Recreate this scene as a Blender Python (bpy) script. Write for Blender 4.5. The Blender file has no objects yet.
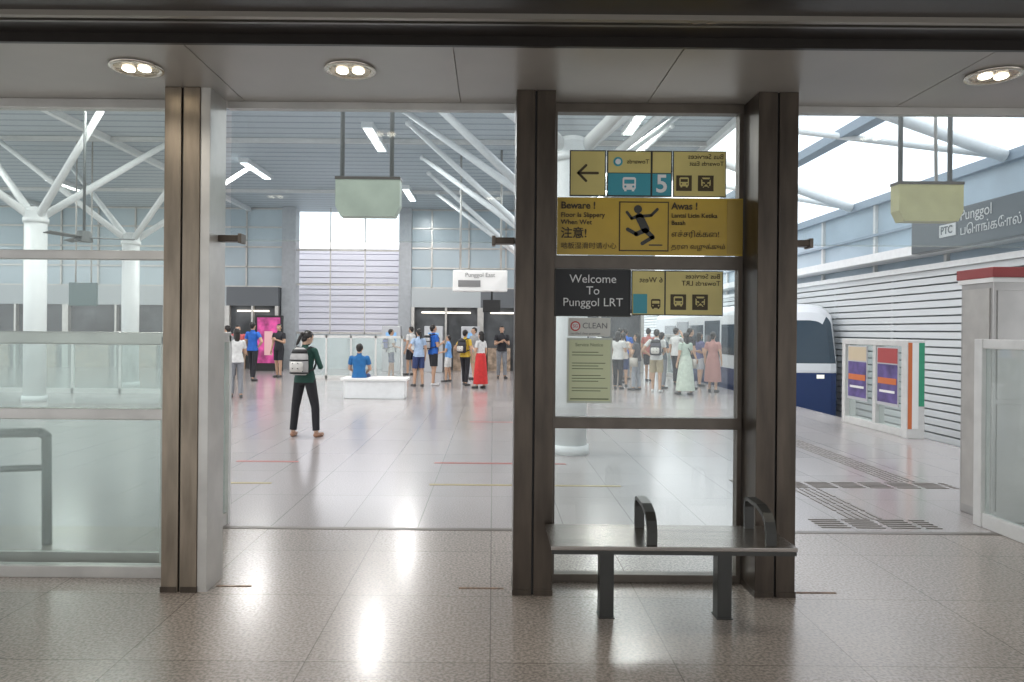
import bpy, bmesh, math, random, time
from mathutils import Vector, Matrix, Euler
import numpy as np
random.seed(7)
S = bpy.context.scene
COL = S.collection

# ------------------------------------------------------------------ materials
_m = {}
def mat(name, col, rough=0.5, metal=0.0, emit=0.0, noise=0.0, nscale=8.0, bump=0.0, stretch=(1,1,1), spec=0.5):
    if name in _m: return _m[name]
    m = bpy.data.materials.new(name); m.use_nodes = True
    nt = m.node_tree; b = nt.nodes['Principled BSDF']
    c = (col[0], col[1], col[2], 1)
    b.inputs['Base Color'].default_value = c
    b.inputs['Roughness'].default_value = rough
    b.inputs['Metallic'].default_value = metal
    b.inputs['Specular IOR Level'].default_value = spec
    if emit:
        b.inputs['Emission Color'].default_value = c
        b.inputs['Emission Strength'].default_value = emit
    if noise or bump:
        tc = nt.nodes.new('ShaderNodeTexCoord'); mp = nt.nodes.new('ShaderNodeMapping')
        mp.inputs['Scale'].default_value = stretch
        n = nt.nodes.new('ShaderNodeTexNoise'); n.inputs['Scale'].default_value = nscale
        n.inputs['Detail'].default_value = 5
        nt.links.new(tc.outputs['Object'], mp.inputs[0]); nt.links.new(mp.outputs[0], n.inputs['Vector'])
        if noise:
            r = nt.nodes.new('ShaderNodeValToRGB')
            r.color_ramp.elements[0].position = 0.3; r.color_ramp.elements[1].position = 0.7
            r.color_ramp.elements[0].color = tuple(max(0, x*(1-noise)) for x in col)+(1,)
            r.color_ramp.elements[1].color = tuple(min(1, x*(1+noise)) for x in col)+(1,)
            nt.links.new(n.outputs['Fac'], r.inputs[0]); nt.links.new(r.outputs[0], b.inputs['Base Color'])
        if bump:
            bp = nt.nodes.new('ShaderNodeBump'); bp.inputs['Strength'].default_value = bump
            bp.inputs['Distance'].default_value = 0.01
            nt.links.new(n.outputs['Fac'], bp.inputs['Height']); nt.links.new(bp.outputs[0], b.inputs['Normal'])
    _m[name] = m
    return m

def glass(name, tint=(0.95,0.98,0.97), haze=0.08, hazecol=(0.8,0.85,0.85), gloss=0.06):
    if name in _m: return _m[name]
    m = bpy.data.materials.new(name); m.use_nodes = True
    nt = m.node_tree; nt.nodes.clear()
    o = nt.nodes.new('ShaderNodeOutputMaterial')
    t = nt.nodes.new('ShaderNodeBsdfTransparent'); t.inputs[0].default_value = (*tint,1)
    d = nt.nodes.new('ShaderNodeBsdfDiffuse'); d.inputs[0].default_value = (*hazecol,1)
    g = nt.nodes.new('ShaderNodeBsdfGlossy'); g.inputs['Roughness'].default_value = 0.03
    n = nt.nodes.new('ShaderNodeTexNoise'); n.inputs['Scale'].default_value = 1.3; n.inputs['Detail'].default_value = 4
    tc = nt.nodes.new('ShaderNodeTexCoord'); nt.links.new(tc.outputs['Object'], n.inputs['Vector'])
    mul = nt.nodes.new('ShaderNodeMath'); mul.operation='MULTIPLY'; mul.inputs[1].default_value = haze*2
    nt.links.new(n.outputs['Fac'], mul.inputs[0])
    a = nt.nodes.new('ShaderNodeMixShader'); nt.links.new(mul.outputs[0], a.inputs[0])
    nt.links.new(t.outputs[0], a.inputs[1]); nt.links.new(d.outputs[0], a.inputs[2])
    b = nt.nodes.new('ShaderNodeMixShader'); b.inputs[0].default_value = gloss
    nt.links.new(a.outputs[0], b.inputs[1]); nt.links.new(g.outputs[0], b.inputs[2])
    nt.links.new(b.outputs[0], o.inputs[0])
    _m[name] = m; return m

def floor_mat(name, base, grout, tile, rough, speck=0.25, mortar=0.006, row=None, coat=0.0, sscale=75):
    m = bpy.data.materials.new(name); m.use_nodes = True
    nt = m.node_tree; b = nt.nodes['Principled BSDF']
    tc = nt.nodes.new('ShaderNodeTexCoord')
    br = nt.nodes.new('ShaderNodeTexBrick')
    br.offset = 0.0; br.inputs['Scale'].default_value = 1.0
    br.inputs['Brick Width'].default_value = tile; br.inputs['Row Height'].default_value = row or tile
    br.inputs['Mortar Size'].default_value = mortar; br.inputs['Mortar Smooth'].default_value = 0.2
    br.inputs['Color1'].default_value = (*[x*0.95 for x in base],1)
    br.inputs['Color2'].default_value = (*[min(1,x*1.05) for x in base],1)
    br.inputs['Mortar'].default_value = (*grout,1)
    nt.links.new(tc.outputs['Object'], br.inputs['Vector'])
    n = nt.nodes.new('ShaderNodeTexNoise'); n.inputs['Scale'].default_value = sscale; n.inputs['Detail'].default_value = 3
    nt.links.new(tc.outputs['Object'], n.inputs['Vector'])
    r = nt.nodes.new('ShaderNodeValToRGB')
    r.color_ramp.elements[0].position = 0.38; r.color_ramp.elements[1].position = 0.62
    r.color_ramp.elements[0].color = (1-speck,1-speck,1-speck,1); r.color_ramp.elements[1].color = (1,1,1,1)
    nt.links.new(n.outputs['Fac'], r.inputs[0])
    mx = nt.nodes.new('ShaderNodeMix'); mx.data_type='RGBA'; mx.blend_type='MULTIPLY'; mx.inputs[0].default_value = 1
    nt.links.new(br.outputs['Color'], mx.inputs[6]); nt.links.new(r.outputs[0], mx.inputs[7])
    nt.links.new(mx.outputs[2], b.inputs['Base Color'])
    b.inputs['Roughness'].default_value = rough
    b.inputs['Specular IOR Level'].default_value = 0.7
    b.inputs['Coat Weight'].default_value = coat; b.inputs['Coat Roughness'].default_value = 0.13
    return m

def stripe_mat(name, c1, c2, period, axis='Y', duty=0.15, rough=0.5):
    m = bpy.data.materials.new(name); m.use_nodes = True
    nt = m.node_tree; b = nt.nodes['Principled BSDF']
    tc = nt.nodes.new('ShaderNodeTexCoord'); sp = nt.nodes.new('ShaderNodeSeparateXYZ')
    nt.links.new(tc.outputs['Object'], sp.inputs[0])
    d = nt.nodes.new('ShaderNodeMath'); d.operation='DIVIDE'; d.inputs[1].default_value = period
    nt.links.new(sp.outputs[axis], d.inputs[0])
    f = nt.nodes.new('ShaderNodeMath'); f.operation='FRACT'; nt.links.new(d.outputs[0], f.inputs[0])
    l = nt.nodes.new('ShaderNodeMath'); l.operation='LESS_THAN'; l.inputs[1].default_value = duty
    nt.links.new(f.outputs[0], l.inputs[0])
    mx = nt.nodes.new('ShaderNodeMix'); mx.data_type='RGBA'
    mx.inputs[6].default_value=(*c1,1); mx.inputs[7].default_value=(*c2,1)
    nt.links.new(l.outputs[0], mx.inputs[0]); nt.links.new(mx.outputs[2], b.inputs['Base Color'])
    b.inputs['Roughness'].default_value = rough
    return m

STEEL = mat('brushed_steel', (0.23,0.19,0.145), 0.34, 0.85, noise=0.25, nscale=3, stretch=(5,5,0.8), bump=0.02)
STEEL_D = mat('dark_bronze_steel', (0.068,0.053,0.040), 0.36, 0.6, noise=0.3, nscale=3, stretch=(5,5,0.8))
STEEL_G = mat('grey_steel', (0.42,0.41,0.395), 0.35, 0.6, noise=0.12, nscale=3)
ALU = mat('aluminium', (0.50,0.485,0.455), 0.35, 0.5, noise=0.1, nscale=5)
ALU_W = mat('white_aluminium', (0.66,0.66,0.64), 0.4, 0.1, noise=0.06)
ALU_D = mat('dark_transom', (0.12,0.10,0.08), 0.4, 0.4, noise=0.15)
BLACK = mat('black_gap', (0.02,0.02,0.02), 0.6)
GLASS = glass('window_glass', haze=0.02, gloss=0.04)
GLASS_G = glass('hazy_green_glass', tint=(0.93,0.965,0.95), haze=0.06, hazecol=(0.72,0.77,0.75), gloss=0.05)
GLASS_U = glass('upper_glass', tint=(0.93,0.97,0.985), haze=0.05, hazecol=(0.70,0.76,0.80), gloss=0.04)
GLASS_B = glass('barrier_glass', tint=(0.91,0.95,0.94), haze=0.12, hazecol=(0.76,0.79,0.77), gloss=0.05)
WHITE = mat('white_paint', (0.80,0.82,0.82), 0.45, noise=0.04)
YEL = mat('sign_yellow', (0.66,0.56,0.20), 0.4, noise=0.08, nscale=4)
YEL_D = mat('sign_yellow_ochre', (0.54,0.36,0.035), 0.35, noise=0.08, nscale=4)
SBLK = mat('sign_black', (0.03,0.028,0.02), 0.4)
SBRN = mat('sign_print_dark', (0.06,0.04,0.01), 0.5)
SWHT = mat('sign_white', (0.82,0.82,0.80), 0.5)
TEAL = mat('sign_teal', (0.05,0.33,0.40), 0.4)

# ------------------------------------------------------------------ mesh helpers
def new_mesh_obj(name, bm, mats, parent=None, smooth=False):
    me = bpy.data.meshes.new(name); bm.normal_update(); bm.to_mesh(me); bm.free()
    if not isinstance(mats,(list,tuple)): mats=[mats]
    for m in mats: me.materials.append(m)
    if smooth:
        me.polygons.foreach_set('use_smooth',[True]*len(me.polygons))
    o = bpy.data.objects.new(name, me); COL.objects.link(o)
    if parent: o.parent = parent
    return o
GROUPS=[]
def group(name):
    e = bpy.data.objects.new(name, None); e.empty_display_size = 0.1; COL.objects.link(e); GROUPS.append(e); return e
def add_box(bm, b, mi=0):
    x0,x1,y0,y1,z0,z1 = b
    vs=[bm.verts.new(p) for p in ((x0,y0,z0),(x1,y0,z0),(x1,y1,z0),(x0,y1,z0),(x0,y0,z1),(x1,y0,z1),(x1,y1,z1),(x0,y1,z1))]
    for q in ((0,3,2,1),(4,5,6,7),(0,1,5,4),(1,2,6,5),(2,3,7,6),(3,0,4,7)):
        f=bm.faces.new([vs[i] for i in q]); f.material_index=mi
    return vs
def boxes(name, bl, m, parent=None, bevel=0.0):
    bm = bmesh.new()
    for b in bl: add_box(bm, b)
    if bevel: bmesh.ops.bevel(bm, geom=bm.edges[:], offset=bevel, segments=2, affect='EDGES', profile=0.6)
    return new_mesh_obj(name, bm, m, parent)
def box(name, b, m, parent=None, bevel=0.0): return boxes(name,[b],m,parent,bevel)
def frus(bm, p0, p1, r0, r1, mi=0, seg=14, caps=True):
    p0=Vector(p0); p1=Vector(p1); d=p1-p0; L=d.length
    if L<1e-5: return
    q=d.to_track_quat('Z','Y').to_matrix()
    ux=q.col[0]; uy=q.col[1]
    cs=[(math.cos(2*math.pi*i/seg),math.sin(2*math.pi*i/seg)) for i in range(seg)]
    A=[bm.verts.new(p0+ux*(c*r0)+uy*(s*r0)) for c,s in cs]; B=[bm.verts.new(p1+ux*(c*r1)+uy*(s*r1)) for c,s in cs]
    for i in range(seg):
        j=(i+1)%seg; f=bm.faces.new((A[i],A[j],B[j],B[i])); f.material_index=mi
    if caps:
        f=bm.faces.new(A[::-1]); f.material_index=mi; f=bm.faces.new(B); f.material_index=mi
def ball(bm, c, r, mi=0, u=12, v=8, M=None):
    if not isinstance(r,(tuple,list)): r=(r,r,r)
    c=Vector(c)
    def P(x,y,z):
        p=Vector((c.x+x*r[0],c.y+y*r[1],c.z+z*r[2]))
        return M@p if M is not None else p
    top=bm.verts.new(P(0,0,1)); bot=bm.verts.new(P(0,0,-1)); rings=[]; out=[top,bot]
    for k in range(1,v):
        a=math.pi*k/v; sz=math.sin(a); cz=math.cos(a)
        R=[bm.verts.new(P(sz*math.cos(2*math.pi*i/u),sz*math.sin(2*math.pi*i/u),cz)) for i in range(u)]
        rings.append(R); out+=R
    fs=[]
    for i in range(u):
        j=(i+1)%u
        fs.append(bm.faces.new((top,rings[0][i],rings[0][j]))); fs.append(bm.faces.new((bot,rings[-1][j],rings[-1][i])))
        for a,b in zip(rings,rings[1:]): fs.append(bm.faces.new((a[i],b[i],b[j],a[j])))
    for f in fs: f.material_index=mi
    return out
def limb(bm,p0,p1,r0,r1,mi=0,u=12,v=8):
    frus(bm,p0,p1,r0,r1,mi,seg=u); ball(bm,p0,r0,mi,u,v); ball(bm,p1,r1,mi,u,v)
def tube(name, pts, r, m, parent=None):
    bm=bmesh.new()
    for a,b in zip(pts,pts[1:]): frus(bm,a,b,r,r)
    for p in pts[1:-1]: ball(bm,p,r)
    return new_mesh_obj(name,bm,m,parent,True)
def flat(name, pts, y, m, parent, th=0.002):
    bm=bmesh.new()
    A=[bm.verts.new((x,y,z)) for x,z in pts]; B=[bm.verts.new((x,y-th,z)) for x,z in pts]
    bm.faces.new(A[::-1]); bm.faces.new(B)
    n=len(A)
    for i in range(n): bm.faces.new((A[i],A[(i+1)%n],B[(i+1)%n],B[i]))
    bmesh.ops.recalc_face_normals(bm,faces=bm.faces)
    return new_mesh_obj(name,bm,m,parent)
def rect(name,x0,x1,z0,z1,y,m,parent): return flat(name,[(x0,z0),(x1,z0),(x1,z1),(x0,z1)],y,m,parent)
def disc(name,cx,cz,r,y,m,parent,n=20): return flat(name,[(cx+r*math.cos(a),cz+r*math.sin(a)) for a in [2*math.pi*i/n for i in range(n)]],y,m,parent)
def stroke(name,a,b,w,y,m,parent):
    a=Vector(a);b=Vector(b);d=(b-a).normalized()
    pts=[]
    base=math.atan2(d.y,d.x)
    for i in range(7): t=base-math.pi/2+math.pi*i/6; pts.append((b.x+math.cos(t)*w/2,b.y+math.sin(t)*w/2))
    for i in range(7): t=base+math.pi/2+math.pi*i/6; pts.append((a.x+math.cos(t)*w/2,a.y+math.sin(t)*w/2))
    return flat(name,pts,y,m,parent)
TEXTS=[]
def text(*a,**k): TEXTS.append((a,k))
def text_now(name, s, loc, size, m, parent, rot=(math.pi/2,0,0), align='LEFT', mirror=False, bold=0.0):
    c=bpy.data.curves.new(name,'FONT'); c.body=s; c.size=size; c.align_x=align; c.align_y='CENTER'; c.extrude=0.0008; c.offset=bold
    c.resolution_u=4
    c.materials.append(m)
    o=bpy.data.objects.new(name,c); o.location=loc; o.rotation_euler=rot
    if mirror: o.scale=(-1,1,1)
    COL.objects.link(o); o.parent=parent; return o
def D(a): return math.radians(a)

# ------------------------------------------------------------------ people (built first)
def seg_dist(P,a,b):
    a=np.array(a);b=np.array(b);d=b-a;t=np.clip(((P-a)@d)/max(1e-9,d@d),0,1)
    return np.linalg.norm(P-(a+t[:,None]*d),axis=1),t
def loft(bm,rings,mi=0,cap=True,n=20):
    rr=[]
    for (cx,cy,z,rx,ry) in rings: rr.append([bm.verts.new((cx+rx*math.cos(2*math.pi*i/n),cy+ry*math.sin(2*math.pi*i/n),z)) for i in range(n)])
    fs=[]
    for a,b in zip(rr,rr[1:]):
        for i in range(n): fs.append(bm.faces.new((a[i],a[(i+1)%n],b[(i+1)%n],b[i])))
    if cap: fs.append(bm.faces.new(rr[0][::-1])); fs.append(bm.faces.new(rr[-1]))
    for f in fs: f.material_index=mi
SKINS=[(0.50,0.31,0.21),(0.58,0.38,0.27),(0.36,0.21,0.14)]
def person(name,x,y,H,yaw,top,bot,hair='short',legs='long',arms=('down','down'),stride=0.06,spread=0.10,seated=False,
           female=False,skirt=None,sleeve=0.55,backpack=None,bag=None,shoe=(0.05,0.05,0.05),pitch=0.0,hyaw=0.0,skin=0,vox=0.013,z0=0.0,haircol=(0.015,0.012,0.01)):
    sw=0.165 if female else 0.185
    dz=-0.44 if seated else 0.0
    J={}
    for s,n,ar in ((-1,'L',arms[0]),(1,'R',arms[1])):
        J['sh'+n]=(s*sw,0,1.375+dz)
        if ar=='down': el,wr=(s*(sw+.05),-.02,1.10),(s*(sw+.065),.05,.865)
        elif ar=='phone': el,wr=(s*(sw+.035),.03,1.11),(s*.075,.25,1.20)
        elif ar=='hip': el,wr=(s*(sw+.17),-.06,1.14),(s*(sw+.0),.03,1.00)
        elif ar=='strap': el,wr=(s*(sw+.05),.06,1.11),(s*.12,.15,1.30)
        elif ar=='lap': el,wr=(s*(sw+.05),.08,1.12),(s*.12,.28,1.02)
        elif ar=='fwd': el,wr=(s*(sw+.03),.05,1.11),(s*.16,.27,1.06)
        elif ar=='side': el,wr=(s*(sw+.10),.0,1.12),(s*(sw-.03),.20,1.22)
        elif ar=='up': el,wr=(s*(sw+.06),.12,1.25),(s*.10,.12,1.50)
        J['el'+n]=(el[0],el[1],el[2]+dz); J['wr'+n]=(wr[0],wr[1],wr[2]+dz)
        J['hip'+n]=(s*.085,0,.90+dz)
        if seated:
            J['kn'+n]=(s*.13,.43,.49); J['an'+n]=(s*.13,.40,.08); J['toe'+n]=(s*.15,.56,.035)
        else:
            f=stride*(1 if s<0 else -1)
            J['kn'+n]=(s*(spread*.75+.02),f*.5+.025,.485); J['an'+n]=(s*spread,f,.085); J['toe'+n]=(s*(spread+.03),f+.155,.032)
    k=0.93 if female else 1.0
    bones=[]
    bm=bmesh.new()
    hipw=.165 if female else .158
    loft(bm,[(0,0,.83+dz,.10,.09),(0,-.01,.88+dz,hipw,.115),(0,-.01,.95+dz,hipw,.118),(0,0,1.06+dz,.135*k,.098),(0,0,1.16+dz,.145*k,.105),(0,.005,1.27+dz,.165*k,.115),(0,0,1.35+dz,.17*k,.10),(0,-.005,1.40+dz,.13*k,.08),(0,-.005,1.44+dz,.06,.055)])
    tb=[((0,0,.92+dz),(0,0,1.36+dz),.13,.13,'torso')]
    frus(bm,(0,-.01,1.40+dz),(0,.005,1.52+dz),.056*k,.052*k); bones.append(((0,-.01,1.44+dz),(0,.005,1.50+dz),.05,.05,'neck'))
    for n in 'LR':
        for a,b,r0,r1,lab in (('sh','el',.054*k,.042*k,'uarm'),('el','wr',.040*k,.027*k,'farm'),('hip','kn',.086,.058,'thigh'),('kn','an',.055,.036,'calf')):
            limb(bm,J[a+n],J[b+n],r0,r1); bones.append((J[a+n],J[b+n],r0,r1,lab))
        kn=Vector(J['kn'+n]); an=Vector(J['an'+n]); m_=kn.lerp(an,.3); ball(bm,(m_.x,m_.y-.012,m_.z),(.05,.052,.11))
        limb(bm,(an.x,an.y-.02,.04),J['toe'+n],.04,.033); bones.append(((an.x,an.y-.03,.035),J['toe'+n],.05,.045,'foot'))
        sh=Vector(J['sh'+n]); ball(bm,(sh.x*.93,sh.y,sh.z-.005),(.062*k,.06,.06))
    HM=Matrix.Translation((0,0,1.49+dz))@Euler((pitch,0,hyaw)).to_matrix().to_4x4()@Matrix.Translation((0,0,-1.49-dz))
    h=lambda a,b,c:(a,b,c+dz)
    ball(bm,h(0,-.004,1.603),(.073,.092,.095),M=HM,u=20,v=14); ball(bm,h(0,.026,1.535),(.052,.062,.062),M=HM)
    ball(bm,h(0,.096,1.572),(.012,.02,.022),M=HM)
    for s in (-1,1): ball(bm,h(s*.074,-.004,1.578),(.012,.02,.03),M=HM)
    bmesh.ops.recalc_face_normals(bm,faces=bm.faces)
    me=bpy.data.meshes.new('tmp'); bm.to_mesh(me); bm.free()
    ob=bpy.data.objects.new('tmp',me); COL.objects.link(ob)
    md=ob.modifiers.new('r','REMESH'); md.mode='VOXEL'; md.voxel_size=vox
    ms=ob.modifiers.new('s','SMOOTH'); ms.factor=0.5; ms.iterations=2
    dg=bpy.context.evaluated_depsgraph_get()
    me2=bpy.data.meshes.new_from_object(ob.evaluated_get(dg))
    bpy.data.objects.remove(ob); bpy.data.meshes.remove(me)
    N=len(me2.polygons); C=np.zeros(N*3); me2.polygons.foreach_get('center',C); C=C.reshape(-1,3)
    best=np.full(N,1e9); lab=np.zeros(N,int); T=np.zeros(N); allb=bones+tb
    hc=np.array(HM@Vector((0,0,1.59+dz)))
    for i,(a,b,r0,r1,l) in enumerate(allb):
        d,t=seg_dist(C,a,b); d=d-(r0+(r1-r0)*t)
        k_=d<best; best[k_]=d[k_]; lab[k_]=i; T[k_]=t[k_]
    dh=np.linalg.norm(C-hc,axis=1)-.085
    MI=np.zeros(N,int)
    for i in range(N):
        l=allb[lab[i]][4]; t=T[i]; z=C[i,2]
        if dh[i]<best[i]: m_=0
        elif l=='torso': m_=1 if z>.93+dz else 2
        elif l=='neck': m_=0 if z>1.425+dz else 1
        elif l=='uarm': m_=1 if (t<sleeve or sleeve>=1) else 0
        elif l=='farm': m_=1 if sleeve>1 and t<sleeve-1 else 0
        elif l=='thigh': m_=2 if (legs=='long' or t<.82) else 0
        elif l=='calf': m_=2 if (legs=='long' and t<.93) else 0
        else: m_=4
        if skirt and m_==2 : m_=0 if (l in('calf','thigh')) else 2
        MI[i]=m_
    me2.polygons.foreach_set('material_index',MI.astype(np.int32))
    bm=bmesh.new()
    loft(bm,[(0,-.005,.875+dz,.178,.132),(0,-.005,.93+dz,.176,.13),(0,0,1.06+dz,.146,.108),(0,0,1.14+dz,.140*k,.100)],1,cap=False)
    for n in 'LR':
        sh,el,wr=Vector(J['sh'+n]),Vector(J['el'+n]),Vector(J['wr'+n])
        if sleeve<=1: frus(bm,sh.lerp(el,.15),sh.lerp(el,sleeve+.03),.058*k,.058*k,1,caps=False)
        else: frus(bm,el,el.lerp(wr,sleeve-1+.02),.046*k,.043*k,1,caps=False)
        hp,kn,an=Vector(J['hip'+n]),Vector(J['kn'+n]),Vector(J['an'+n])
        if not skirt:
            if legs=='long': frus(bm,kn.lerp(an,.0),kn.lerp(an,.94),.066,.056,2,caps=False); frus(bm,hp,kn,.094,.067,2,caps=False)
            else: frus(bm,hp,hp.lerp(kn,.86),.098,.088,2,caps=False)
        d=(wr-el).normalized(); palm=wr+d*.045
        side=Vector((1 if n=='L' else -1,0,0))
        wv=d.cross(side).normalized() if abs(d.dot(side))<.9 else Vector((0,0,1))
        limb(bm,wr,wr+d*.03,.024,.026,0)
        Mh=Matrix.Translation(palm)@Matrix((wv,side,d)).transposed().to_4x4()
        ball(bm,(0,0,0),(.040,.016,.050),0,12,8,M=Mh)
        for q,(off,ln) in enumerate(((-.028,.062),(-.010,.074),(.010,.070),(.027,.055))):
            b0=palm+wv*off+d*.036; b1=b0+d*ln*.5+side*.006; b2=b1+d*ln*.38+side*.022
            limb(bm,b0,b1,.0088,.0080,0,7,5); limb(bm,b1,b2,.0080,.0065,0,7,5)
        t0=palm-wv*.030-d*.018; t1=t0-wv*.022+d*.028+side*.010; t2=t1+d*.026+side*.010
        limb(bm,t0,t1,.012,.010,0,7,5); limb(bm,t1,t2,.010,.008,0,7,5)
    if skirt:
        hem,rw=skirt
        loft(bm,[(0,0,hem,rw,rw*.85),(0,0,(hem+.95)/2,(rw+.18)/2+.01,(rw*.85+.135)/2),(0,0,.95,.180,.134),(0,0,1.06,.145,.108)],2,cap=False,n=28)
    vs=ball(bm,h(0,-.012,1.612),(.083,.100,.098),3,20,14)
    dele=set(v for v in vs if (v.co.y>.035 and v.co.z<1.648+dz) or (v.co.z<1.56+dz and v.co.y>-.02))
    nh=[v for v in vs if v not in dele]
    bmesh.ops.delete(bm,geom=list(dele),context='VERTS')
    if hair=='long': nh+=ball(bm,h(0,-.065,1.50),(.072,.040,.15),3); nh+=ball(bm,h(.055,-.03,1.53),(.025,.045,.10),3); nh+=ball(bm,h(-.055,-.03,1.53),(.025,.045,.10),3)
    elif hair=='bun': nh+=ball(bm,h(0,-.115,1.63),.040,3); nh+=ball(bm,h(0,-.05,1.54),(.06,.045,.05),3)
    elif hair=='tail': nh+=ball(bm,h(0,-.12,1.60),(.025,.035,.03),3); nh+=ball(bm,h(0,-.13,1.50),(.028,.026,.11),3); nh+=ball(bm,h(0,-.05,1.545),(.058,.045,.05),3)
    elif hair=='short': nh+=ball(bm,h(0,-.05,1.555),(.060,.045,.05),3)
    fv=nh
    for s in (-1,1):
        fv+=ball(bm,h(s*.028,.080,1.588),(.013,.008,.007),6,8,6); fv+=ball(bm,h(s*.028,.0865,1.588),(.006,.004,.006),5,8,6)
        fv+=ball(bm,h(s*.028,.083,1.606),(.016,.006,.003),3,8,6)
    fv+=ball(bm,h(0,.084,1.530),(.020,.007,.006),7,8,6)
    for v in fv: v.co=HM@v.co
    if backpack:
        loft(bm,[(0,-.20+.0,1.00+dz,.11,.05),(0,-.21,1.03+dz,.15,.085),(0,-.215,1.15+dz,.155,.10),(0,-.205,1.30+dz,.145,.085),(0,-.19,1.40+dz,.11,.06),(0,-.18,1.43+dz,.06,.03)],8)
        loft(bm,[(0,-.29,1.05+dz,.09,.03),(0,-.30,1.08+dz,.11,.045),(0,-.30,1.18+dz,.11,.045),(0,-.29,1.21+dz,.09,.03)],9)
        loft(bm,[(0,-.205,1.222+dz,.157,.104),(0,-.205,1.245+dz,.157,.104)],5)
        loft(bm,[(0,-.21,1.02+dz,.153,.095),(0,-.21,1.045+dz,.155,.098)],5)
        loft(bm,[(0,-.195,1.34+dz,.137,.083),(0,-.19,1.405+dz,.113,.064)],5)
        for s in (-1,1):
            P=[(s*.10,-.14,1.40+dz),(s*.115,-.06,1.435+dz),(s*.12,.05,1.42+dz),(s*.125,.115,1.32+dz),(s*.135,.11,1.18+dz),(s*.15,.02,1.09+dz),(s*.12,-.13,1.05+dz)]
            for a,b in zip(P,P[1:]): limb(bm,a,b,.016,.016,5,8,6)
            for zz in (1.06,1.14): limb(bm,(s*.10,-.285,zz+dz),(s*.04,-.345,zz+.05+dz),.007,.007,5,7,5)
    if bag:
        s=bag
        add_box(bm,(s*.24-.05,s*.24+.05,-.10,.12,.72,.98),8)
        for a,b in (((s*.24,.0,.98),(s*.02,.09,1.33)),((s*.02,.09,1.33),(-s*.12,0,1.43)),((-s*.12,0,1.43),(s*.02,-.12,1.25)),((s*.02,-.12,1.25),(s*.24,-.02,.98))): limb(bm,a,b,.010,.010,5,7,5)
    bm.from_mesh(me2); bpy.data.meshes.remove(me2)
    sc=H/1.7
    bmesh.ops.scale(bm,vec=(sc,sc,sc),verts=bm.verts)
    mn=min(v.co.z for v in bm.verts)
    bmesh.ops.translate(bm,vec=(0,0,-mn),verts=bm.verts)
    def cm(c,r=0.8): return mat('cloth_%02x%02x%02x'%tuple(int(min(1,q)*255) for q in c),c,r,noise=0.12,nscale=14)
    mats=[mat('skin_%d'%skin,SKINS[skin],0.5),cm(top),cm(bot),cm(haircol,.4),cm(shoe,.5),mat('strap_black',(.02,.02,.02),.6),mat('eye_white',(.8,.8,.78),.3),mat('lip',(.45,.16,.14),.5),
          cm(backpack if isinstance(backpack,tuple) else (0.45,0.42,0.38)),cm((0.62,0.60,0.56))]
    o=new_mesh_obj(name,bm,mats,None,True)
    o.location=(x,y,z0); o.rotation_euler=(0,0,yaw)
    return o
WT=(0.62,0.62,0.61); BK=(0.02,0.02,0.025); BL=(0.02,0.12,0.48); NV=(0.03,0.05,0.14); GY=(0.22,0.23,0.25); KH=(0.38,0.32,0.21)
person('woman_with_backpack',-2.80,11.05,1.59,D(-12),(0.015,0.060,0.045),(0.015,0.015,0.018),hair='tail',female=True,arms=('phone','side'),sleeve=1.35,stride=0.0,spread=0.20,
       backpack=(0.42,0.41,0.40),shoe=(0.36,0.19,0.12),pitch=D(-26),hyaw=D(-32),vox=0.010,skin=1)
person('seated_man',-3.12,17.32,1.72,D(0),(0.02,0.14,0.36),NV,seated=True,arms=('lap','lap'),pitch=D(-10))
person('standing_man',-7.33,22.6,1.80,D(-20),BL,BK,arms=('down','hip'),stride=.12)
person('standing_man',-7.05,24.4,1.76,D(160),BK,BK,legs='short',arms=('phone','down'))
person('standing_woman',-5.92,17.1,1.60,D(30),WT,GY,hair='long',female=True,arms=('down','strap'))
person('standing_man',-7.25,20.2,1.68,D(70),GY,BK,arms=('fwd','down'))
person('standing_man',-8.1,23.5,1.70,D(200),(0.5,0.1,0.1),BK)
person('standing_man',-3.38,24.6,1.62,D(-70),WT,NV,legs='short',arms=('hip','fwd'),stride=.1,backpack=(0.05,0.08,0.3))
person('standing_woman',-2.10,21.0,1.64,D(30),(0.33,0.44,0.60),NV,legs='short',hair='tail',female=True,arms=('hip','down'))
person('standing_man',-1.72,21.4,1.76,D(-60),BL,BK,legs='short',arms=('down','phone'),backpack=(0.5,0.5,0.5),shoe=(.6,.6,.6))
person('standing_child',-1.38,23,1.45,D(80),(0.15,0.35,0.7),WT,legs='short',arms=('fwd','down'))
person('standing_woman',-0.80,21.5,1.62,D(-30),(0.62,0.42,0.05),BK,hair='short',female=True,arms=('hip','down'),backpack=(0.04,0.04,0.05),stride=.1)
person('standing_woman',-0.33,20.5,1.58,D(50),WT,(0.55,0.03,0.03),hair='long',female=True,skirt=(0.14,0.24),arms=('phone','down'))
person('standing_man',0.30,24.8,1.76,D(190),BK,GY,arms=('phone','phone'))
person('standing_man',-0.62,24.2,1.70,D(120),(0.3,0.3,0.3),KH,legs='short')
person('standing_man',-2.9,26.2,1.72,D(60),WT,BK,legs='short',arms=('down','phone'))
person('standing_woman',3.50,20.7,1.62,D(-30),WT,BK,hair='long',female=True,arms=('down','strap'))
person('standing_man',4.0,23.2,1.72,D(-60),BK,KH,legs='short',arms=('down','down'),backpack=(0.05,0.05,0.06))
person('standing_man',4.36,19.7,1.68,D(-20),WT,KH,legs='short',arms=('hip','fwd'),backpack=(0.08,0.08,0.1),shoe=(.6,.6,.6))
person('standing_woman',4.80,21.0,1.60,D(-50),(0.10,0.12,0.14),GY,hair='tail',female=True,arms=('down','phone'))
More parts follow.
